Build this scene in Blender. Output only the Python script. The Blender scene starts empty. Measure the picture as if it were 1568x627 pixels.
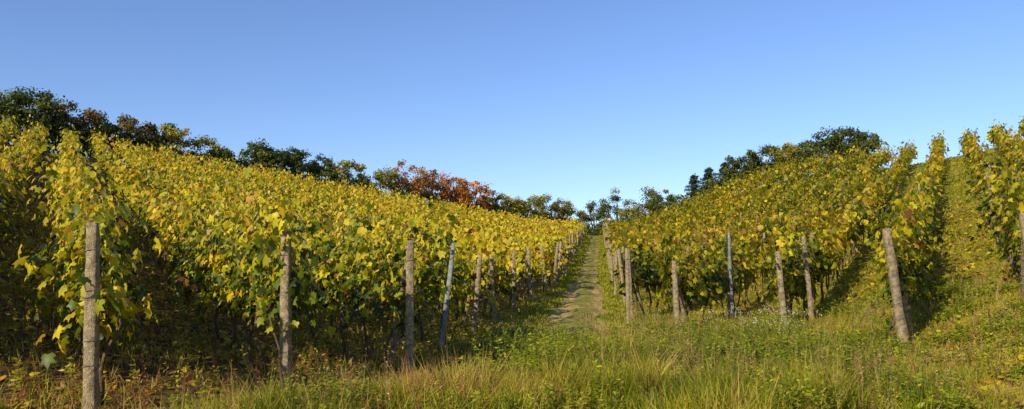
import bpy, math, numpy as np
from mathutils import Vector
R = np.random.default_rng(7)
EYE = 1.5

# ---------------------------------------------------------------- terrain
_yy = np.linspace(-200, 600, 3201)
_zz = np.interp(_yy, [-200, 6, 14, 22, 45, 110, 128, 160, 600], [-1.5, -1.5, -1.42, -1.25, 0.0, 5.4, 6.2, 6.3, 6.3])
_k = np.hanning(33); _k /= _k.sum()
_zz = np.convolve(np.pad(_zz, 16, mode='edge'), _k, mode='valid')
def path_x(y):
    return 1.8 + 0.109*(np.clip(y, -30, 160) - 22)
def soft(a, w=3.0):
    return (np.sqrt(a*a + w*w) + a)*0.5
def beyond(x, y):
    return np.maximum((y - (109 + 1.05*x))/1.45, (y - (137 - 1.6*x))/1.887)
def sstep(a, lo, hi):
    t = np.clip((a-lo)/(hi-lo), 0, 1); return t*t*(3-2*t)
def ground(x, y):
    x = np.asarray(x, float); y = np.asarray(y, float)
    z = np.interp(y, _yy, _zz)
    d = path_x(y) - x
    z = z + 0.225*soft(d - 6) - 0.10 + 0.308*soft(-d - 5.0, 1.3)
    z = z + 2.3*sstep(y, 45, 88)*np.exp(-((-d-19)/9.0)**2)
    z = z - 0.42*soft(beyond(x, y) - 3, 4)
    z = np.clip(z, -4, 18)
    z = z + 0.03*np.sin(x*1.7 + 0.6*y)*np.sin(y*1.3 - .4*x) + 0.02*np.sin(x*4.1)*np.sin(y*3.7 + 1)
    return z + EYE
def vnoise(x, y, s, seed=0):
    r = np.random.default_rng(seed + 100)
    T = r.random((64, 64))
    u = x/s; v = y/s
    i = np.floor(u).astype(int); j = np.floor(v).astype(int)
    f = u - i; g = v - j
    f = f*f*(3-2*f); g = g*g*(3-2*g)
    a = T[i % 64, j % 64]; b = T[(i+1) % 64, j % 64]; c = T[i % 64, (j+1) % 64]; e = T[(i+1) % 64, (j+1) % 64]
    return (a*(1-f)+b*f)*(1-g) + (c*(1-f)+e*f)*g

# ---------------------------------------------------------------- mesh builder
class MB:
    def __init__(s):
        s.v=[]; s.l=[]; s.c=[]; s.m=[]; s.col=[]; s.n=0
    def inst(s, tv, faces, pos, B, cols, mat=0):
        N = len(pos)
        if N == 0: return
        k = len(tv)
        V = pos[:, None, :] + np.einsum('kj,nji->nki', tv, B)
        s.v.append(V.reshape(-1, 3))
        fl = np.concatenate([np.asarray(f) for f in faces])
        cnt = np.array([len(f) for f in faces])
        off = (np.arange(N)*k + s.n)[:, None]
        s.l.append((off + fl[None, :]).ravel())
        s.c.append(np.tile(cnt, N))
        s.m.append(np.full(N*len(faces), mat))
        s.col.append(np.repeat(cols, k, axis=0))
        s.n += N*k
    def tube(s, pts, rad, sides=6, col=(.2, .2, .2), mat=0, cap=True):
        pts = np.asarray(pts, float); n = len(pts)
        rad = np.broadcast_to(rad, n)
        t = np.gradient(pts, axis=0); t /= np.linalg.norm(t, axis=1)[:, None] + 1e-9
        ref = np.array([1., 0, 0]) if abs(t[0, 0]) < .8 else np.array([0, 1., 0])
        a = np.cross(t, ref); a /= np.linalg.norm(a, axis=1)[:, None]
        b = np.cross(t, a)
        an = np.linspace(0, 2*math.pi, sides, endpoint=False)
        V = pts[:, None, :] + rad[:, None, None]*(np.cos(an)[None, :, None]*a[:, None, :] + np.sin(an)[None, :, None]*b[:, None, :])
        faces = []
        for i in range(n-1):
            for j in range(sides):
                faces.append((i*sides+j, i*sides+(j+1) % sides, (i+1)*sides+(j+1) % sides, (i+1)*sides+j))
        if cap:
            faces.append(tuple(range(sides))[::-1]); faces.append(tuple((n-1)*sides + j for j in range(sides)))
        s.inst(V.reshape(-1, 3), faces, np.zeros((1, 3)), np.eye(3)[None], np.array([col]), mat)
    def build(s, name, mats, smooth=False):
        me = bpy.data.meshes.new(name)
        if s.n:
            v = np.concatenate(s.v); l = np.concatenate(s.l); c = np.concatenate(s.c)
            me.vertices.add(len(v)); me.vertices.foreach_set('co', v.astype(np.float32).ravel())
            me.loops.add(len(l)); me.loops.foreach_set('vertex_index', l.astype(np.int32))
            me.polygons.add(len(c))
            st = np.concatenate([[0], np.cumsum(c)[:-1]])
            me.polygons.foreach_set('loop_start', st.astype(np.int32))
            me.polygons.foreach_set('material_index', np.concatenate(s.m).astype(np.int32))
            if smooth: me.polygons.foreach_set('use_smooth', np.ones(len(c), bool))
            me.update(calc_edges=True)
            ca = me.attributes.new('col', 'FLOAT_COLOR', 'POINT')
            cc = np.concatenate(s.col); cc = np.concatenate([cc, np.ones((len(cc), 1))], 1)
            ca.data.foreach_set('color', cc.astype(np.float32).ravel())
        for m in mats: me.materials.append(m)
        ob = bpy.data.objects.new(name, me)
        bpy.context.scene.collection.objects.link(ob)
        return ob

# ---------------------------------------------------------------- materials
def newmat(name):
    m = bpy.data.materials.new(name); m.use_nodes = True
    nt = m.node_tree; nt.nodes.clear()
    return m, nt, nt.nodes, nt.links
def foliage_mat(name, transl=0.35, rough=0.55, spec=0.25, nscale=6):
    m, nt, N, L = newmat(name)
    out = N.new('ShaderNodeOutputMaterial'); at = N.new('ShaderNodeAttribute'); at.attribute_name = 'col'
    geo = N.new('ShaderNodeNewGeometry')
    no = N.new('ShaderNodeTexNoise'); no.inputs['Scale'].default_value = nscale; no.inputs['Detail'].default_value = 3
    L.new(geo.outputs['Position'], no.inputs['Vector'])
    mr = N.new('ShaderNodeMapRange'); mr.inputs['From Min'].default_value = .3; mr.inputs['From Max'].default_value = .7
    mr.inputs['To Min'].default_value = .72; mr.inputs['To Max'].default_value = 1.22
    L.new(no.outputs['Fac'], mr.inputs['Value'])
    mx = N.new('ShaderNodeVectorMath'); mx.operation = 'SCALE'
    L.new(at.outputs['Color'], mx.inputs[0]); L.new(mr.outputs['Result'], mx.inputs['Scale'])
    p = N.new('ShaderNodeBsdfPrincipled'); p.inputs['Roughness'].default_value = rough
    p.inputs['Specular IOR Level'].default_value = spec
    L.new(mx.outputs[0], p.inputs['Base Color'])
    t = N.new('ShaderNodeBsdfTranslucent'); L.new(mx.outputs[0], t.inputs['Color'])
    ms = N.new('ShaderNodeMixShader'); ms.inputs[0].default_value = transl
    L.new(p.outputs[0], ms.inputs[1]); L.new(t.outputs[0], ms.inputs[2]); L.new(ms.outputs[0], out.inputs['Surface'])
    return m
def rough_mat(name, c1, c2, scale, bump=0.3, c3=None, rough=.9, metal=0.0, bd=.02):
    m, nt, N, L = newmat(name)
    out = N.new('ShaderNodeOutputMaterial'); geo = N.new('ShaderNodeNewGeometry')
    no = N.new('ShaderNodeTexNoise'); no.inputs['Scale'].default_value = scale; no.inputs['Detail'].default_value = 8; no.inputs['Roughness'].default_value = .7
    L.new(geo.outputs['Position'], no.inputs['Vector'])
    cr = N.new('ShaderNodeValToRGB'); e = cr.color_ramp.elements
    e[0].position = .35; e[0].color = (*c1, 1); e[1].position = .60; e[1].color = (*c2, 1)
    if c3: q = e.new(.72); q.color = (*c3, 1)
    L.new(no.outputs['Fac'], cr.inputs['Fac'])
    p = N.new('ShaderNodeBsdfPrincipled'); p.inputs['Roughness'].default_value = rough; p.inputs['Metallic'].default_value = metal
    p.inputs['Specular IOR Level'].default_value = .2
    L.new(cr.outputs['Color'], p.inputs['Base Color'])
    n2 = N.new('ShaderNodeTexNoise'); n2.inputs['Scale'].default_value = scale*5; n2.inputs['Detail'].default_value = 5
    L.new(geo.outputs['Position'], n2.inputs['Vector'])
    b = N.new('ShaderNodeBump'); b.inputs['Strength'].default_value = bump; b.inputs['Distance'].default_value = bd
    L.new(n2.outputs['Fac'], b.inputs['Height']); L.new(b.outputs[0], p.inputs['Normal'])
    L.new(p.outputs[0], out.inputs['Surface'])
    return m
M_leaf = foliage_mat('vine_leaf', .40, .45, .3)
M_grass = foliage_mat('grass_blade', .45, .6, .15, 3)
M_tree = foliage_mat('tree_foliage', .25, .6, .15, 1.2)
M_bark = rough_mat('bark', (.06, .04, .024), (.19, .125, .065), 14, .8)
M_conc = rough_mat('weathered_concrete', (.15, .105, .055), (.46, .35, .20), 15, 1.0, (.62, .52, .34))
M_wire = rough_mat('galvanised_wire', (.2, .2, .2), (.35, .34, .32), 20, .1, None, .5, .6)
M_metal = rough_mat('galvanised_post', (.15, .16, .155), (.29, .30, .28), 12, .2, None, .6, .15)
M_petal = foliage_mat('white_petal', .3, .6, .1)

def ground_mat():
    m, nt, N, L = newmat('hillside_soil_and_turf')
    out = N.new('ShaderNodeOutputMaterial'); geo = N.new('ShaderNodeNewGeometry')
    at = N.new('ShaderNodeAttribute'); at.attribute_name = 'col'
    def noise(s, d=6, r=.6):
        n = N.new('ShaderNodeTexNoise'); n.inputs['Scale'].default_value = s; n.inputs['Detail'].default_value = d; n.inputs['Roughness'].default_value = r
        L.new(geo.outputs['Position'], n.inputs['Vector']); return n
    def ramp(f, stops):
        c = N.new('ShaderNodeValToRGB'); e = c.color_ramp.elements
        e[0].position = stops[0][0]; e[0].color = (*stops[0][1], 1); e[1].position = stops[-1][0]; e[1].color = (*stops[-1][1], 1)
        for p_, q in stops[1:-1]:
            x = e.new(p_); x.color = (*q, 1)
        L.new(f, c.inputs['Fac']); return c
    turf = ramp(noise(1.6, 9, .7).outputs['Fac'], [(.3, (.11, .13, .012)), (.48, (.25, .24, .022)), (.6, (.38, .29, .04)), (.72, (.36, .22, .07))])
    soil = ramp(noise(5).outputs['Fac'], [(.3, (.04, .027, .015)), (.55, (.14, .08, .035)), (.75, (.28, .165, .07))])
    add = N.new('ShaderNodeMath'); add.operation = 'ADD'
    L.new(at.outputs['Fac'], add.inputs[0])
    nn = noise(1.1); sc = N.new('ShaderNodeMath'); sc.operation = 'MULTIPLY_ADD'; sc.inputs[1].default_value = 1.2; sc.inputs[2].default_value = -.6
    L.new(nn.outputs['Fac'], sc.inputs[0]); L.new(sc.outputs[0], add.inputs[1]); add.use_clamp = True
    mix = N.new('ShaderNodeMix'); mix.data_type = 'RGBA'
    L.new(add.outputs[0], mix.inputs['Factor']); L.new(turf.outputs[0], mix.inputs[6]); L.new(soil.outputs[0], mix.inputs[7])
    p = N.new('ShaderNodeBsdfPrincipled'); p.inputs['Roughness'].default_value = .95; p.inputs['Specular IOR Level'].default_value = .1
    L.new(mix.outputs[2], p.inputs['Base Color'])
    b = N.new('ShaderNodeBump'); b.inputs['Strength'].default_value = .9; b.inputs['Distance'].default_value = .06
    L.new(noise(14, 8, .7).outputs['Fac'], b.inputs['Height']); L.new(b.outputs[0], p.inputs['Normal'])
    L.new(p.outputs[0], out.inputs['Surface'])
    return m
M_ground = ground_mat()
# worn earth with turf crown: 'col' holds the rut mask, broken up by noise
M_path, nt_, N_, L_ = newmat('worn_earth_track')
o_ = N_.new('ShaderNodeOutputMaterial'); g_ = N_.new('ShaderNodeNewGeometry'); a_ = N_.new('ShaderNodeAttribute'); a_.attribute_name = 'col'
n1_ = N_.new('ShaderNodeTexNoise'); n1_.inputs['Scale'].default_value = 1.5; n1_.inputs['Detail'].default_value = 8; n1_.inputs['Roughness'].default_value = .7
n2_ = N_.new('ShaderNodeTexNoise'); n2_.inputs['Scale'].default_value = 6; n2_.inputs['Detail'].default_value = 8
L_.new(g_.outputs['Position'], n1_.inputs['Vector']); L_.new(g_.outputs['Position'], n2_.inputs['Vector'])
ma_ = N_.new('ShaderNodeMath'); ma_.operation = 'MULTIPLY_ADD'; ma_.inputs[1].default_value = 3.0; ma_.inputs[2].default_value = -1.5
L_.new(n1_.outputs['Fac'], ma_.inputs[0])
ad_ = N_.new('ShaderNodeMath'); ad_.operation = 'ADD'; ad_.use_clamp = True; L_.new(a_.outputs['Fac'], ad_.inputs[0]); L_.new(ma_.outputs[0], ad_.inputs[1])
cr_ = N_.new('ShaderNodeValToRGB'); e_ = cr_.color_ramp.elements
e_[0].position = .3; e_[0].color = (.30, .18, .07, 1); e_[1].position = .65; e_[1].color = (.66, .42, .16, 1)
L_.new(n2_.outputs['Fac'], cr_.inputs['Fac'])
mi_ = N_.new('ShaderNodeMix'); mi_.data_type = 'RGBA'; mi_.inputs[6].default_value = (.22, .22, .03, 1)
L_.new(ad_.outputs[0], mi_.inputs['Factor']); L_.new(cr_.outputs[0], mi_.inputs[7])
p_ = N_.new('ShaderNodeBsdfPrincipled'); p_.inputs['Roughness'].default_value = .95; p_.inputs['Specular IOR Level'].default_value = .1
L_.new(mi_.outputs[2], p_.inputs['Base Color'])
b_ = N_.new('ShaderNodeBump'); b_.inputs['Strength'].default_value = 1; b_.inputs['Distance'].default_value = .08
L_.new(n2_.outputs['Fac'], b_.inputs['Height']); L_.new(b_.outputs[0], p_.inputs['Normal']); L_.new(p_.outputs[0], o_.inputs['Surface'])

# ---------------------------------------------------------------- ground sheet
out_l = -np.geomspace(2500, 75, 16); out_r = np.geomspace(75, 2500, 16)
xs = np.concatenate([out_l, np.arange(-70, 70, .45), out_r])
ys = np.concatenate([-np.geomspace(2500, 12, 14), np.arange(-8, 145, .45), np.geomspace(150, 2500, 14)])
X, Y = np.meshgrid(xs, ys); Z = ground(X, Y)
nx, ny = len(xs), len(ys)
I = (np.arange(ny-1)[:, None]*nx + np.arange(nx-1)[None, :]).ravel()
quads = np.stack([I, I+1, I+1+nx, I+nx], 1)
g = MB(); g.v = [np.stack([X.ravel(), Y.ravel(), Z.ravel()], 1)]; g.n = nx*ny
g.l = [quads.ravel()]; g.c = [np.full(len(quads), 4)]; g.m = [np.zeros(len(quads), int)]
lx = np.interp(Y.ravel(), [6, 8.2, 9.8, 11.4, 14.7, 24.8, 30.9, 120], [-6, -4.2, -2.7, -1.5, -1.2, 0, 1.2, 10.9])
soilm = 1/(1+np.exp(np.clip((X.ravel()-lx-.1)*2, -30, 30)))
g.col = [np.repeat((soilm*.95)[:, None], 3, 1)]
g.build('ground', [M_ground], True)

py = np.arange(16, 132, .35)
prof = np.linspace(-1, 1, 17)
w = (1.25 + .2*np.sin(py*1.9) + .16*np.sin(py*.73+1) + .1*np.sin(py*4.1))*np.interp(py, [16, 40, 80], [1.1, .95, .85])
PX = path_x(py)[:, None] + prof[None, :]*w[:, None] + .14*np.sin(py*1.1)[:, None]
PY = np.repeat(py[:, None], 17, 1)
rutm = np.exp(-((np.abs(prof)-.45)/.22)**2)
PZ = ground(PX, PY) + .085 - .07*rutm[None, :] - .085*np.abs(prof[None, :])**6 + R.normal(0, .012, PX.shape)
n0, n1 = PX.shape
I = (np.arange(n0-1)[:, None]*n1 + np.arange(n1-1)[None, :]).ravel()
q = np.stack([I, I+1, I+1+n1, I+n1], 1)
p = MB(); p.v = [np.stack([PX.ravel(), PY.ravel(), PZ.ravel()], 1)]; p.n = n0*n1; p.l = [q.ravel()]; p.c = [np.full(len(q), 4)]; p.m = [np.zeros(len(q), int)]
p.col = [np.repeat(np.tile(.12+.85*rutm, n0)[:, None], 3, 1)]
p.build('dirt_path', [M_path], True)

# ---------------------------------------------------------------- templates
GV = np.array([(0, .38, .05), (0, 0, 0), (-.25, -.12, -.04), (-.5, .1, -.12), (-.36, .3, -.02), (-.56, .62, -.16), (-.22, .64, -.03), (0, 1, -.14),
               (.22, .64, -.03), (.56, .62, -.16), (.36, .3, -.02), (.5, .1, -.12), (.25, -.12, -.04)])
GF = [(0, i, i+1) for i in range(1, 12)] + [(0, 12, 1)]
HV = np.array([(0, 0, 0), (-.5, .15, -.1), (-.42, .68, -.14), (0, 1, -.05), (.42, .68, -.14), (.5, .15, -.1)])
HF = [(0, 3, 2, 1), (0, 5, 4, 3)]
QV = np.array([(0, 0, 0), (-.5, .5, -.08), (0, 1, 0), (.5, .5, -.08)])
QF = [(0, 3, 2, 1)]
BV = np.array([(-.5, 0, 0), (.5, 0, 0), (-.4, .5, .1), (.4, .5, .1), (0, 1, .42)])
BF = [(0, 1, 3, 2), (2, 3, 4)]
LV = np.array([(0, 0, 0), (-.22, .4, -.03), (0, 1, -.1), (.22, .4, -.03)])
def norm(a): return a/(np.linalg.norm(a, axis=1)[:, None] + 1e-9)
def frames(nrm, tip, size):
    n = norm(nrm); t = tip - n*np.sum(tip*n, 1)[:, None]; t = norm(t); s = np.cross(t, n)
    return np.stack([s, t, n], 1)*size[:, None, None]
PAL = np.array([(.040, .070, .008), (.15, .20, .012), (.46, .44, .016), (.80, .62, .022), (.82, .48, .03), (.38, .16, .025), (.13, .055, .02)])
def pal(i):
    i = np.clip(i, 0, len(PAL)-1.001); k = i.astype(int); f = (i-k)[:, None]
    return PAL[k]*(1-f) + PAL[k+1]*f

tm = MB(); a = np.linspace(0, 1, 6)
tm.tube(np.stack([.05*np.sin(a*5), .04*np.sin(a*7+1), a], 1), np.array([.035, .026, .024, .022, .026, .03]), 5)
TV = tm.v[0]; TL = tm.l[0]; tc = tm.c[0]; TF = []; k0 = 0
for c_ in tc: TF.append(tuple(TL[k0:k0+c_])); k0 += c_

# ---------------------------------------------------------------- vine rows
def vine_row(P0, d, length, warm, spread=.24):
    d2 = np.array(d)/np.hypot(*d); nn = np.array([d2[1], -d2[0]])
    mb = MB()
    ns = int(length*14)
    s = R.uniform(-.15, length, ns)
    bx = P0[0]+d2[0]*s; by = P0[1]+d2[1]*s
    D = np.hypot(bx, by)
    vig = .62 + .74*vnoise(bx, by, .9, 3)
    L = R.uniform(.7, 1.5, ns)*vig
    K = 28
    t = (np.arange(K)[None, :] + R.random((ns, K)))/K
    lean = R.normal(0, spread, ns)[:, None]; al = R.normal(0, .3, ns)[:, None]
    arch = (R.random(ns) < .38)[:, None]*R.uniform(.4, 1.25, ns)[:, None]
    side = np.sign(R.random(ns)-.5)[:, None]
    Lc = L[:, None]
    lat = R.normal(0, .07, ns)[:, None] + lean*Lc*t + arch*side*1.7*spread*t**2
    ss = s[:, None] + al*Lc*t
    z = R.uniform(.72, 1.05, ns)[:, None] + Lc*t - arch*1.05*Lc*t**2.2
    lat = lat + R.normal(0, .085, lat.shape); ss = ss + R.normal(0, .09, ss.shape); z = z + R.normal(0, .06, z.shape)
    p = np.clip((17/D)**1.15, .13, 1)
    keep = R.random((ns, K)) < p[:, None]*(0.42 + .58*np.clip(vnoise(bx, by, .6, 9)*2, 0, 1))[:, None]
    Dm = np.repeat(D[:, None], K, 1)[keep]; pm = np.repeat(p[:, None], K, 1)[keep]
    shc = np.repeat(R.normal(0, .75, ns)[:, None], K, 1)[keep]
    lat = lat[keep]; ss = ss[keep]; z = z[keep]
    x = P0[0]+d2[0]*ss+nn[0]*lat; y = P0[1]+d2[1]*ss+nn[1]*lat
    pos = np.stack([x, y, ground(x, y)+z], 1)
    n = len(pos)
    outw = np.sign(lat+R.normal(0, .12, n))
    nrm = np.stack([nn[0]*outw, nn[1]*outw, np.full(n, .55)], 1) + R.normal(0, .5, (n, 3))
    tip = np.stack([nn[0]*outw*.3, nn[1]*outw*.3, -np.ones(n)], 1) + R.normal(0, .45, (n, 3))
    size = R.uniform(.08, .17, n)*pm**-.40
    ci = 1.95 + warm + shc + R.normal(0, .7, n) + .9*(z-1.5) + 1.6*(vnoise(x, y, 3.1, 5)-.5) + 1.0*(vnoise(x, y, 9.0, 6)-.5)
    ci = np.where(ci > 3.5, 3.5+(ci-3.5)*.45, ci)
    br = R.random(n) < .055; ci[br] = R.uniform(4.2, 6, br.sum())
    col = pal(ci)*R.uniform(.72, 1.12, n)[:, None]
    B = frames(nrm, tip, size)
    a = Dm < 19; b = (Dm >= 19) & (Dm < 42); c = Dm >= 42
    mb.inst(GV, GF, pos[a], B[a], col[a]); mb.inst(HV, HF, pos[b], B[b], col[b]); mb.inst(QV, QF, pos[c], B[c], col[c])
    st = np.arange(.25, min(length, 75), .95); st = st + R.normal(0, .08, len(st))
    tx = P0[0]+d2[0]*st; ty = P0[1]+d2[1]*st
    m = np.hypot(tx, ty) < 60; tx = tx[m]; ty = ty[m]; k = len(tx)
    if k:
        ang = R.uniform(0, 6.28, k); h = R.uniform(.9, 1.25, k); w_ = R.uniform(.8, 1.4, k)
        Bt = np.zeros((k, 3, 3)); Bt[:, 0, 0] = np.cos(ang)*w_; Bt[:, 0, 1] = np.sin(ang)*w_; Bt[:, 1, 0] = -np.sin(ang)*w_; Bt[:, 1, 1] = np.cos(ang)*w_
        Bt[:, 2, 2] = h; Bt[:, 2, 0] = R.normal(0, .14, k); Bt[:, 2, 1] = R.normal(0, .14, k)
        mb.inst(TV, TF, np.stack([tx, ty, ground(tx, ty)-.03], 1), Bt, np.tile([.1, .07, .04], (k, 1)), 1)
    ks = np.where((D < 22) & (R.random(ns) < .3))[0]
    for i in ks:
        tt = np.linspace(0, .85, 4)
        la = lean[i, 0]*L[i]*tt + arch[i, 0]*side[i, 0]*1.7*spread*tt**2; sa = s[i] + al[i, 0]*L[i]*tt
        za = .85 + L[i]*tt - arch[i, 0]*1.05*L[i]*tt**2.2
        xa = P0[0]+d2[0]*sa+nn[0]*la; ya = P0[1]+d2[1]*sa+nn[1]*la
        mb.tube(np.stack([xa, ya, ground(xa, ya)+za], 1), np.array([.006, .005, .004, .003]), 3, (.2, .1, .04), 1, False)
    mb.build('grapevine_row', [M_leaf, M_bark])
    if P0[1] < 40:
        wmb = MB()
        for hz in (.45, .85, 1.25, 1.6):
            q = np.arange(0, min(length, 30), 1.0)
            xa = P0[0]+d2[0]*q; ya = P0[1]+d2[1]*q
            wmb.tube(np.stack([xa, ya, ground(xa, ya)+hz-.02*np.sin(q)], 1), .003, 3, (.3, .3, .3), 0)
        wmb.build('trellis_wire', [M_wire])

def post(x, y, h=1.9, lean=(0, 0), w=.058, mat=None, brace=None, twist=0.0, name='concrete_vineyard_post'):
    mb = MB(); z0 = float(ground(x, y))
    c = .78
    sec = np.array([(-1, -c), (-c, -1), (c, -1), (1, -c), (1, c), (c, 1), (-c, 1), (-1, c)])
    def shaft(a, b, w0, w1, steps):
        a = np.array(a); b = np.array(b)
        ax = (b-a)/np.linalg.norm(b-a)
        r = np.array([math.cos(twist), math.sin(twist), 0]); r = r - ax*np.dot(r, ax); r /= np.linalg.norm(r); u = np.cross(ax, r)
        V = []
        for i in range(steps+1):
            t = i/steps; ww = w0+(w1-w0)*t; cc = a+(b-a)*t
            if i == steps: ww *= .86
            for (p_, q_) in sec:
                V.append(cc + (r*p_+u*q_)*(ww + R.normal(0, .0035)))
        V = np.array(V); F = []
        for i in range(steps):
            for j in range(8): F.append((i*8+j, i*8+(j+1) % 8, (i+1)*8+(j+1) % 8, (i+1)*8+j))
        F.append(tuple(range(8))[::-1]); F.append(tuple(steps*8+j for j in range(8)))
        mb.inst(V, F, np.zeros((1, 3)), np.eye(3)[None], np.array([(.4, .35, .3)]), 0)
        for f in (.3, .42, .63, .86):
            cc = a+(b-a)*f; ww = (w0+(w1-w0)*f)*1.08; an = list(range(8))+[0]
            ring = np.array([cc+(r*sec[j][0]+u*sec[j][1])*ww + ax*.008*(j % 3) for j in an])
            mb.tube(ring, .006, 4, (.2, .2, .2), 1)
    top = (x+lean[0], y+lean[1], z0+h)
    shaft((x, y, z0-.15), top, w, w*.86, 11)
    if brace:
        bx, by = brace; zb = float(ground(bx, by))
        tb = (x+lean[0]*.8+(bx-x)*.12, y+lean[1]*.8+(by-y)*.12, z0+h*.84)
        shaft((bx, by, zb-.1), tb, w*.72, w*.66, 8)
    mb.build(name, [mat or M_conc, M_wire])

LD = (-.556, 1.0); RD = (.545, 1.0)
def left_len(x0, y0): return (109+1.05*x0-y0)/1.584*1.144
def right_len(x0, y0): return (137-1.6*x0-y0)/1.872*1.139
left = [(-11.8, 5.8), (-10.4, 7.2), (-8.8, 8.1), (-6.6, 8.3), (-4.23, 8.2), (-2.74, 9.8), (-1.46, 11.4), (-1.18, 14.7), (-.8, 18.1), (-.42, 21.5), (.06, 24.8), (.7, 27.8)]
n_ = 16.4
while True:
    y_ = (n_+1.83)/.581
    if y_ > 116: break
    left.append((-2.1+.109*y_, y_)); n_ += 2.0
rows_r = [(20.6, 12.0), (18.2, 13.0), (15.8, 13.5), (13.6, 13.8), (11.3, 14.0), (9.05, 14.0), (6.4, 13.4), (5.42, 16.4), (3.6, 17.7), (3.3, 21.8)]
n_ = -10.0
while True:
    y_ = (.615-n_)/.383
    if y_ > 114: break
    rows_r.append((.95+.109*y_, y_)); n_ -= 2.3
for i, (x0, y0) in enumerate(left):
    vine_row((x0, y0), LD, left_len(x0, y0), .25 + min(.45, y0/120))
for i, (x0, y0) in enumerate(rows_r):
    vine_row((x0, y0), RD, right_len(x0, y0), .10, .17 if i < 8 else .24)
post(-4.20, 8.0, 1.90, (.03, .0), .062, twist=.1)
post(-2.72, 9.65, 1.93, (.0, .02), .06, twist=-.1)
post(-1.44, 11.2, 1.93, (.02, .03), .06, brace=(-1.85, 12.1), twist=.15)
post(-1.28, 14.2, 1.95, (.24, .1), .042, M_metal, name='metal_vineyard_post')
post(-.86, 17.7, 1.78, (.16, 0), .055, brace=(-1.2, 18.8))
post(-.45, 21.1, 1.73, (-.10, .05), .055, brace=(-.8, 22.2))
post(.06, 24.4, 1.88, (0, 0), .055)
post(.66, 27.4, 1.88, (-.12, 0), .055, brace=(.3, 28.4))
for (x0, y0) in left[12:]:
    post(x0+.06, y0-.4, 1.9+R.normal(0, .08), (R.normal(0, .12), R.normal(0, .05)), .055, brace=(x0-.5, y0+.5) if R.random() < .4 else None, twist=R.uniform(0, 1))
for (x0, y0) in left[:4]: post(x0+.05, y0-.2, 1.9, (0, 0), .06)
post(6.42, 13.1, 1.96, (-.32, 0), .062, brace=(6.98, 14.0), twist=.2)
post(8.90, 13.6, 1.62, (-.26, 0), .055, brace=(9.3, 14.6))
post(5.50, 16.1, 1.78, (-.18, 0), .058, brace=(5.9, 17.0))
post(3.58, 17.3, 1.66, (-.09, 0), .058, brace=(3.98, 18.1))
post(3.20, 21.4, 1.98, (-.12, 0), .055, brace=(3.7, 22.3))
post(2.85, 19.6, 1.93, (-.05, 0), .05)
for (x0, y0) in rows_r[10:]:
    post(x0-.1, y0-.4, 1.9+R.normal(0, .06), (R.normal(-.07, .09), R.normal(0, .05)), .055, brace=(x0+.5, y0+.6) if R.random() < .6 else None)
    post(x0-.1, y0+2.4, 1.9, (R.normal(-.08, .09), 0), .05)
def line_posts(P0, d, first, step, n, mat=None):
    d2 = np.array(d)/np.hypot(*d)
    for k in range(n):
        s = first+step*k
        post(P0[0]+d2[0]*s, P0[1]+d2[1]*s, 2.0, (R.normal(-.05, .08), R.normal(0, .05)), .04, mat, name='metal_vineyard_post' if mat else 'concrete_vineyard_post')
for r_ in left[4:12]: line_posts(r_, LD, 5.2, 5.5, 3)
for r_ in rows_r[4:12]: line_posts(r_, RD, 4.8, 5.5, 4, M_metal if R.random() < .3 else None)
# slanted stakes just inside the first right-hand rows
post(6.35, 16.9, 2.0, (-.22, 0), .045); post(5.35, 19.4, 2.35, (-.12, 0), .035, M_metal, name='metal_vineyard_post')

# ---------------------------------------------------------------- grasses
def left_edge(y):
    return np.interp(y, [2, 6.6, 8.2, 9.8, 11.4, 14.7, 24.8, 30.9, 120], [-10, -5.9, -4.3, -2.8, -1.5, -1.2, 0, 1.2, 10.9])
GP = np.array([(.085, .135, .010), (.23, .29, .016), (.45, .46, .025), (.60, .48, .045), (.66, .45, .13), (.46, .21, .07)])
def gpal(i):
    i = np.clip(i, 0, len(GP)-1.001); k = i.astype(int); f = (i-k)[:, None]
    return GP[k]*(1-f)+GP[k+1]*f
def blades(mb, x, y, h, wd, ci, bend=.5):
    n = len(x); ang = R.uniform(0, 6.28, n)
    up = np.stack([R.normal(0, .38, n), R.normal(0, .38, n), np.ones(n)], 1); up = norm(up)*h[:, None]
    sd = np.stack([np.cos(ang), np.sin(ang), np.zeros(n)], 1)*wd[:, None]
    fw = np.stack([-np.sin(ang), np.cos(ang), -np.full(n, .55)], 1)*(h*bend*R.uniform(.3, 2.2, n))[:, None]
    mb.inst(BV, BF, np.stack([x, y, ground(x, y)-.01], 1), np.stack([sd, up, fw], 1), gpal(ci)*R.uniform(.75, 1.15, n)[:, None])
def scatter(x0, x1, y0, y1, dens):
    n = int((x1-x0)*(y1-y0)*dens)
    return R.uniform(x0, x1, n), R.uniform(y0, y1, n)
def sward(x, y):
    a = sstep(x-left_edge(y), .5, 3.0)
    r = 1-.65*sstep(x-(.34*y+.6), 0, 2.0)
    return (.13+.92*a)*r*(1-.45*sstep(y, 14, 20))
mb = MB()
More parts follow.
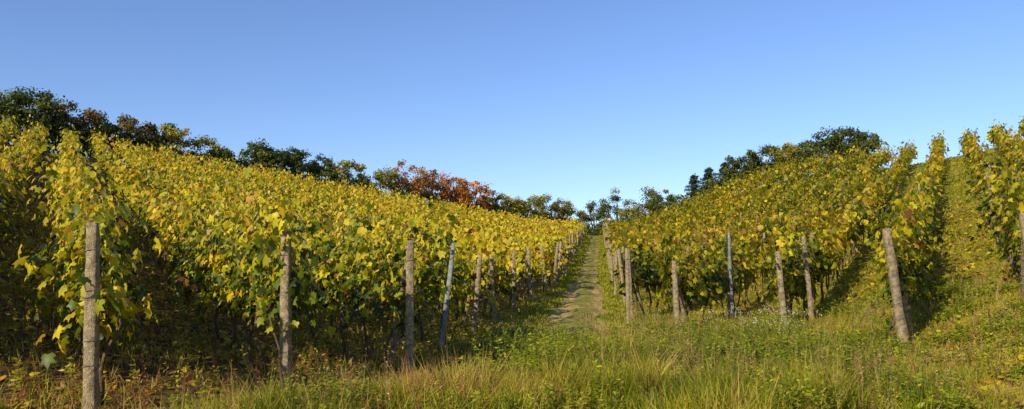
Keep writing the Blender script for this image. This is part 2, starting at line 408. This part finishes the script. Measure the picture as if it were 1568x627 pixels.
for (ya, yb, dens, wd) in [(6, 8, 500, .011), (8, 12, 1600, .011), (12, 17, 950, .014), (17, 23, 600, .018)]:
    x, y = scatter(-6, min(.7*yb+1, 14), ya, yb, dens)
    e = path_x(y)
    clump = vnoise(x, y, .55, 21); big = vnoise(x, y, 2.2, 22); sw = sward(x, y)
    ok = (x > left_edge(y)-.1+R.normal(0, .35, len(x))) & (R.random(len(x)) < .2+1.0*clump)
    ok &= ~((np.abs(x-e) < 1.1+R.normal(0, .2, len(x))) & (y > 17) & (R.random(len(x)) < .92))
    x, y, clump, big, sw = x[ok], y[ok], clump[ok], big[ok], sw[ok]
    dry = vnoise(x, y, 1.1, 23)
    h = (.06+.52*clump*(.25+1.1*big)+R.exponential(.04, len(x)))*sw
    leftdry = 1-sstep(x, -3, 1.5)
    ci = 1.8+3.6*(dry-.5)+R.normal(0, .7, len(x))+1.1*leftdry+.6*sstep(x-(.34*y+.6), 0, 2.0)
    st = R.random(len(x)) < .06+.10*leftdry; ci[st] = R.uniform(3.5, 5, st.sum()); h[st] *= 1.4
    blades(mb, x, y, h, np.full(len(x), wd)*R.uniform(.6, 1.3, len(x)), ci)
mb.build('meadow_grass', [M_grass])
mb = MB()
for (ya, yb, dens, wd, hh) in [(12, 20, 420, .02, .08), (20, 32, 170, .035, .09), (32, 50, 70, .06, .11), (50, 85, 28, .1, .13)]:
    x, y = scatter(2, 48, ya, yb, dens)
    ok = (x > path_x(y)+1.1+R.normal(0, .2, len(x))) & (x < .72*y+2) & (beyond(x, y) < 2) & (R.random(len(x)) < .25+1.1*vnoise(x, y, .8, 35))
    x, y = x[ok], y[ok]
    ci = 2.2+3.4*(vnoise(x, y, 1.4, 31)-.5)+R.normal(0, .8, len(x))
    blades(mb, x, y, hh*R.uniform(.5, 2.0, len(x))*(.3+1.2*vnoise(x, y, .6, 32)), np.full(len(x), wd), ci, 1.0)
mb.build('hillside_grass', [M_grass])
mb = MB()
for (ya, yb, dens, wd) in [(5, 16, 190, .014), (16, 30, 80, .025), (30, 60, 20, .05)]:
    x, y = scatter(-38, 6, ya, yb, dens)
    ok = (x < left_edge(y)+.6) & (x > -.72*y-2) & (R.random(len(x)) < 1.7*vnoise(x, y, .8, 41)**1.8)
    x, y = x[ok], y[ok]
    blades(mb, x, y, R.uniform(.05, .30, len(x)), np.full(len(x), wd), 1.4+R.normal(0, 1.2, len(x))+2.8*vnoise(x, y, 1.5, 42))
for sgn in (-1, 1):
    y = R.uniform(18, 115, 34000); o = R.exponential(.3, len(y))
    x = path_x(y)+sgn*(np.interp(y, [16, 40, 80], [1.15, .92, .82])+o-.3+.35*(vnoise(y, y*0+sgn, .9, 48)-.5))
    blades(mb, x, y, R.uniform(.05, .22, len(y)), .012+y*.0011, 2.0+R.normal(0, .9, len(y)), .8)
y = R.uniform(16, 100, 46000); x = path_x(y)+R.uniform(-1.2, 1.2, len(y))
ok = (vnoise(x, y, .8, 47) > .50+.20*np.cos((x-path_x(y))*6.0+3.14)); x, y = x[ok], y[ok]
blades(mb, x, y, R.uniform(.03, .10, len(x)), .012+y*.0009, 2.3+R.normal(0, .8, len(x)), 1.0)
mb.build('verge_grass', [M_grass])

def weeds(name, x, y, h, nl, ci_fn, lsize, mats, flower=None, tmpl=(LV, QF)):
    mb = MB(); n = len(x); z = ground(x, y)
    lean = R.normal(0, .15, (n, 2))
    t = R.random((n, nl))**.8
    px = x[:, None]+lean[:, :1]*h[:, None]*t; py_ = y[:, None]+lean[:, 1:]*h[:, None]*t; pz = z[:, None]+h[:, None]*t
    ang = R.uniform(0, 6.28, (n, nl)).ravel()
    o = np.stack([np.cos(ang), np.sin(ang), R.normal(.1, .35, n*nl)], 1)
    nr = np.stack([-np.cos(ang)*.4-.2, -np.sin(ang)*.4-.2, np.ones(n*nl)], 1)+R.normal(0, .3, (n*nl, 3))
    pos = np.stack([px.ravel(), py_.ravel(), pz.ravel()], 1)
    size = (lsize*(1.25-.7*t)).ravel()*R.uniform(.6, 1.3, n*nl)
    pc = np.repeat(R.uniform(.7, 1.25, n), nl)[:, None]
    mb.inst(tmpl[0], tmpl[1], pos, frames(nr, o, size), ci_fn(n*nl)*pc)
    wd = np.full(n, .008); a2 = R.uniform(0, 6.28, n)
    for da in (0, 1.57):
        sd = np.stack([np.cos(a2+da), np.sin(a2+da), np.zeros(n)], 1)*wd[:, None]
        up = np.stack([lean[:, 0]*h, lean[:, 1]*h, h], 1)
        mb.inst(BV*np.array([1, 1, 0]), BF, np.stack([x, y, z-.01], 1), np.stack([sd, up, np.zeros((n, 3))], 1), ci_fn(n)*.8)
    if flower:
        nf, fs, fc = flower
        fx = x[:, None]+lean[:, :1]*h[:, None]+R.normal(0, .06, (n, nf)); fy = y[:, None]+lean[:, 1:]*h[:, None]+R.normal(0, .06, (n, nf)); fz = (z+h)[:, None]-np.abs(R.normal(0, .06, (n, nf)))
        m = n*nf
        nr = np.stack([np.full(m, -.3), np.full(m, -.7), np.full(m, .8)], 1)+R.normal(0, .4, (m, 3))
        mb.inst(QV-np.array([0, .5, 0]), QF, np.stack([fx.ravel(), fy.ravel(), fz.ravel()], 1), frames(nr, R.normal(0, 1, (m, 3)), np.full(m, fs)*R.uniform(.7, 1.2, m)), np.tile(fc, (m, 1))*R.uniform(.85, 1.05, m)[:, None], 1)
    mb.build(name, mats)
def cf(lo, hi): return lambda n: gpal(R.uniform(lo, hi, n))*R.uniform(.8, 1.15, n)[:, None]
x, y = scatter(-5, 10, 7.5, 19, 62)
ok = (vnoise(x, y, .9, 51) > .45) & (x > left_edge(y)-.4) & ~((np.abs(x-path_x(y)) < 1.2) & (y > 17)); x, y = x[ok], y[ok]
hs = (.10+.50*vnoise(x, y, 1.0, 52)**1.3)*(.2+.95*sward(x, y))*R.uniform(.6, 1.4, len(x))
weeds('green_weeds', x, y, hs, 22, cf(.2, 2.5), .085, [M_grass])
x, y = scatter(-5, 10, 7.5, 17, 34)
ok = (vnoise(x, y, 1.3, 61) > .48) & (x > left_edge(y)-.2); x, y = x[ok], y[ok]
weeds('yellow_green_weeds', x, y, R.uniform(.12, .36, len(x))*(.3+.8*sward(x, y)), 26, cf(1.9, 3.9), .06, [M_grass])
n = 200; x = R.normal(3.55, .9, n); y = R.normal(11.6, 1.2, n)
weeds('nettle_patch', x, y, R.uniform(.3, .68, n), 34, cf(.2, 1.9), .09, [M_grass])
n = 60; x = R.normal(.3, .8, n); y = R.normal(13.6, .7, n)
weeds('nettle_patch', x, y, R.uniform(.3, .62, n), 30, cf(.4, 2.3), .08, [M_grass])
n = 60; x = R.normal(4.5, .45, n); y = R.normal(14.6, .45, n)
weeds('white_aster', x, y, R.uniform(.45, .82, n), 24, cf(.6, 2.6), .07, [M_grass, M_petal], (5, .022, (.62, .6, .55)))
n = 12; x = R.normal(.05, .4, n); y = R.normal(15, .5, n)
weeds('white_aster', x, y, R.uniform(.35, .5, n), 20, cf(.8, 2.4), .07, [M_grass, M_petal], (3, .020, (.6, .58, .5)))
x, y = scatter(-22, 0, 6.5, 30, 10); ok = (x < left_edge(y)+.1) & (vnoise(x, y, 1.2, 55) > .32) & (x > -.7*y-1); x, y = x[ok], y[ok]
weeds('shade_weeds', x, y, R.uniform(.12, .55, len(x)), 20, cf(.4, 4.6), .09, [M_grass])
def red(n): return np.array([(.46, .19, .07)])*R.uniform(.6, 1.3, n)[:, None]+R.uniform(0, .04, n)[:, None]
x, y = scatter(-7, 8, 7, 13, 11.0); ok = (R.random(len(x)) < np.where(x < -.5, 1, .3)) & (x > left_edge(y)-1.8); x, y = x[ok], y[ok]
weeds('dry_dock_stems', x, y, R.uniform(.15, .55, len(x)), 34, red, .035, [M_grass])
def straw(n): return np.array([(.64, .46, .17)])*R.uniform(.7, 1.2, n)[:, None]
x, y = scatter(-5, 13, 7.5, 19, 18); ok = (x > left_edge(y)-.3) & (vnoise(x, y, 1.1, 64) > .4); x, y = x[ok], y[ok]
weeds('dry_seed_stalks', x, y, R.uniform(.3, .75, len(x))*(.3+.8*sward(x, y)), 26, straw, .035, [M_grass])
mb = MB()
x, y = scatter(-25, 22, 6, 34, 22)
ok = ((x < left_edge(y)+.5) | (x > path_x(y)+2.2)) & (np.abs(x) < .7*y+1.5); x, y = x[ok], y[ok]; n = len(x)
mb.inst(HV, HF, np.stack([x, y, ground(x, y)+R.uniform(.02, .07, n)], 1), frames(np.stack([np.zeros(n), np.zeros(n), np.ones(n)], 1)+R.normal(0, .35, (n, 3)), R.normal(0, 1, (n, 3)), R.uniform(.07, .13, n)), pal(R.uniform(2.6, 6, n)))
mb.build('fallen_leaves', [M_leaf])

# ---------------------------------------------------------------- trees
def tree(name, x, y, top, rad, c1, c2, kind='broad', nleaf=4800):
    mb = MB(); z0 = float(ground(x, y)); H = top+EYE-z0
    lean = R.normal(0, .25, 2)
    if kind == 'broad':
        tt = np.linspace(0, 1, 6)
        tp = np.stack([x+lean[0]*tt+.12*np.sin(tt*4), y+lean[1]*tt, z0-.2+H*.7*tt], 1)
        mb.tube(tp, np.linspace(.2, .06, 6)*H/8+.03, 7, (.1, .08, .05), 1)
        nc = 40
        u = norm(R.normal(0, 1, (nc, 3))); rr = R.uniform(.35, 1.08, nc)**.6
        cz = z0+H*.60; cen = np.stack([x+lean[0]+u[:, 0]*rad*rr, y+lean[1]+u[:, 1]*rad*rr, cz+u[:, 2]*H*.34*rr], 1)
        cr = rad*R.uniform(.15, .38, nc)
        for i in range(0, nc, 3):
            q = tp[2+i % 3]; mid = (q+cen[i])/2+R.normal(0, .2, 3)
            mb.tube(np.array([q, mid, cen[i]]), np.array([.09, .055, .02])*H/8, 5, (.1, .08, .05), 1)
        k = nleaf//nc
        dirs = norm(R.normal(0, 1, (nc*k, 3))); dd = R.random(nc*k)**.5*R.uniform(.8, 1.25, nc*k)
        pos = np.repeat(cen, k, 0)+dirs*(np.repeat(cr, k)*dd)[:, None]*np.array([1.1, 1.1, .75])
        bright = np.repeat(R.uniform(.6, 1.35, nc), k)
        mixf = np.clip(np.repeat(R.random(nc), k)+R.normal(0, .25, nc*k), 0, 1)[:, None]
        nrm = dirs+R.normal(0, .5, dirs.shape)+np.array([0, 0, .3])
        size = R.uniform(.12, .27, nc*k)
    else:
        tp = np.array([[x, y, z0-.2], [x, y, z0+H*.5], [x, y, z0+H]])
        mb.tube(tp, np.array([.16, .1, .015]), 6, (.1, .07, .05), 1)
        n = nleaf; hh = R.random(n)**.8
        lay = np.floor(hh*9)/9+R.random(n)*.06
        ang = R.uniform(0, 6.28, n); r = rad*(1.02-lay)**.6*R.random(n)**.5*(.7+.45*np.sin(ang*3+np.floor(hh*9)*2.1))
        pos = np.stack([x+np.cos(ang)*r, y+np.sin(ang)*r, z0+H*(.12+.86*lay)-r*.2+R.normal(0, .08, n)], 1)
        bright = R.uniform(.7, 1.2, n); mixf = R.random(n)[:, None]
        nrm = np.stack([np.cos(ang)*.4, np.sin(ang)*.4, np.ones(n)], 1)+R.normal(0, .5, (n, 3)); size = R.uniform(.12, .26, n)
    n = len(pos)
    col = (np.array(c1)*(1-mixf)+np.array(c2)*mixf)*bright[:, None]*R.uniform(.75, 1.2, n)[:, None]
    mb.inst(QV, QF, pos, frames(nrm, R.normal(0, 1, (n, 3)), size), col)
    mb.build(name, [M_tree, M_bark])
G1 = (.065, .09, .02); G2 = (.18, .20, .035); Y2 = (.42, .33, .04); O1 = (.50, .18, .03); O2 = (.74, .28, .045); B1 = (.34, .20, .05)
T = [(-43.9, 69.8, 15.2, 2.4, G1, G2), (-42.2, 71, 16.4, 2.8, G1, G2), (-40.6, 72.8, 15.9, 2.6, G1, B1), (-38.8, 75.3, 15.2, 2.4, G1, G2), (-36.8, 77.4, 15.3, 2.3, G1, B1),
     (-34.4, 79.7, 15.3, 2.1, G1, Y2), (-31.2, 83.1, 14.6, 2.2, G1, Y2), (-27.6, 87.4, 14.8, 2.2, G1, G2), (-26.2, 89, 14.3, 2.1, G1, G2), (-24.2, 90.6, 14.3, 2.2, G1, G2),
     (-22.0, 93, 13.9, 2.3, G1, G2), (-19.7, 95.3, 14.0, 2.6, G2, Y2), (-16.4, 98.8, 13.2, 2.6, G2, Y2),
     (-13.6, 101.8, 14.5, 2.7, B1, O2), (-10.6, 105, 13.7, 2.6, O1, B1), (-8.2, 107.4, 13.7, 3.2, O1, O2), (-5.5, 110, 12.9, 2.9, O1, O2), (-2.2, 113.7, 12.2, 2.4, G1, Y2), (.4, 116, 11.4, 2.2, G2, Y2),
     (3, 119, 12.0, 2.9, G2, Y2), (6.2, 123, 12.2, 2.9, G1, Y2), (9.5, 127, 11.4, 2.5, G2, Y2), (13.3, 130, 11.8, 2.8, G1, G2), (17, 130, 14.0, 3.2, G1, G2), (19.8, 122, 13.7, 3.1, G1, Y2), (22.3, 117, 12.9, 2.5, G1, G2),
     (28.5, 98.5, 14.9, 2.4, G1, G2), (30.6, 95, 15.3, 2.5, G1, G2), (32.3, 92.3, 15.2, 2.3, G1, Y2), (34.2, 89.3, 15.7, 2.5, G1, G2), (36.0, 87.3, 16.5, 2.7, G1, G2), (37.4, 86, 15.4, 1.8, G1, G2)]
for t_ in T: tree('maple_tree' if t_[4] == O1 or t_[4] == B1 else 'oak_tree', *t_)
for t_ in [(23.9, 105.5, 13.2, 2.0), (25.4, 103.5, 13.9, 2.2), (26.9, 101.4, 14.3, 2.2)]:
    tree('pine_tree', *t_, (.045, .07, .04), (.11, .14, .07), 'pine', 4200)
mb = MB()
hx = R.uniform(-48, 42, 34000); b_ = np.where(hx < 10.7, 109+1.05*hx, 137-1.6*hx); hy = b_+R.uniform(3.5, 8, len(hx))
ok = (hx < 37); hx = hx[ok]; hy = hy[ok]
hz = R.random(len(hx))**.7*(1.4+2.6*vnoise(hx, hy, 2.5, 71)); n = len(hx)
col = np.array(G1)*(R.random(n)[:, None]*1.2)+np.array(G2)*R.random(n)[:, None]*.7
mb.inst(QV, QF, np.stack([hx, hy, ground(hx, hy)+hz], 1), frames(R.normal(0, 1, (n, 3))+np.array([0, -.3, .5]), R.normal(0, 1, (n, 3)), R.uniform(.2, .4, n)), col)
mb.build('hedge', [M_tree])

# ---------------------------------------------------------------- light, sky, camera
el = math.radians(26); az = math.radians(40)   # shadows travel toward az (clockwise from +Y)
v = Vector((math.sin(az)*math.cos(el), math.cos(az)*math.cos(el), -math.sin(el)))
sl = bpy.data.lights.new('sun', 'SUN'); sl.energy = 5.0; sl.angle = math.radians(.5); sl.color = (1, .91, .69)
so = bpy.data.objects.new('sun', sl); so.rotation_euler = v.to_track_quat('-Z', 'Y').to_euler(); bpy.context.scene.collection.objects.link(so)
wd = bpy.data.worlds.new('World'); bpy.context.scene.world = wd; wd.use_nodes = True
nt = wd.node_tree; nt.nodes.clear()
sk = nt.nodes.new('ShaderNodeTexSky'); sk.sky_type = 'NISHITA'; sk.sun_disc = False; sk.sun_elevation = el; sk.sun_rotation = az+math.pi
sk.air_density = 1.0; sk.dust_density = 0.0; sk.ozone_density = 1.8
hs_ = nt.nodes.new('ShaderNodeMix'); hs_.data_type = 'RGBA'; hs_.blend_type = 'MULTIPLY'; hs_.inputs[0].default_value = 1; hs_.inputs[7].default_value = (.72, .82, 1.10, 1)
bg = nt.nodes.new('ShaderNodeBackground'); bg.inputs['Strength'].default_value = .15
wo = nt.nodes.new('ShaderNodeOutputWorld'); nt.links.new(sk.outputs[0], hs_.inputs[6]); nt.links.new(hs_.outputs[2], bg.inputs[0]); nt.links.new(bg.outputs[0], wo.inputs[0])
cam = bpy.data.cameras.new('camera'); cam.sensor_width = 36; cam.lens = 36*1230/1568; cam.shift_y = 106.5/1568; cam.clip_end = 6000
co = bpy.data.objects.new('camera', cam); co.location = (0, 0, EYE); co.rotation_euler = (math.radians(90), 0, 0)
bpy.context.scene.collection.objects.link(co); bpy.context.scene.camera = co
sc = bpy.context.scene; sc.view_settings.view_transform = 'Standard'; sc.view_settings.look = 'None'; sc.view_settings.exposure = 0
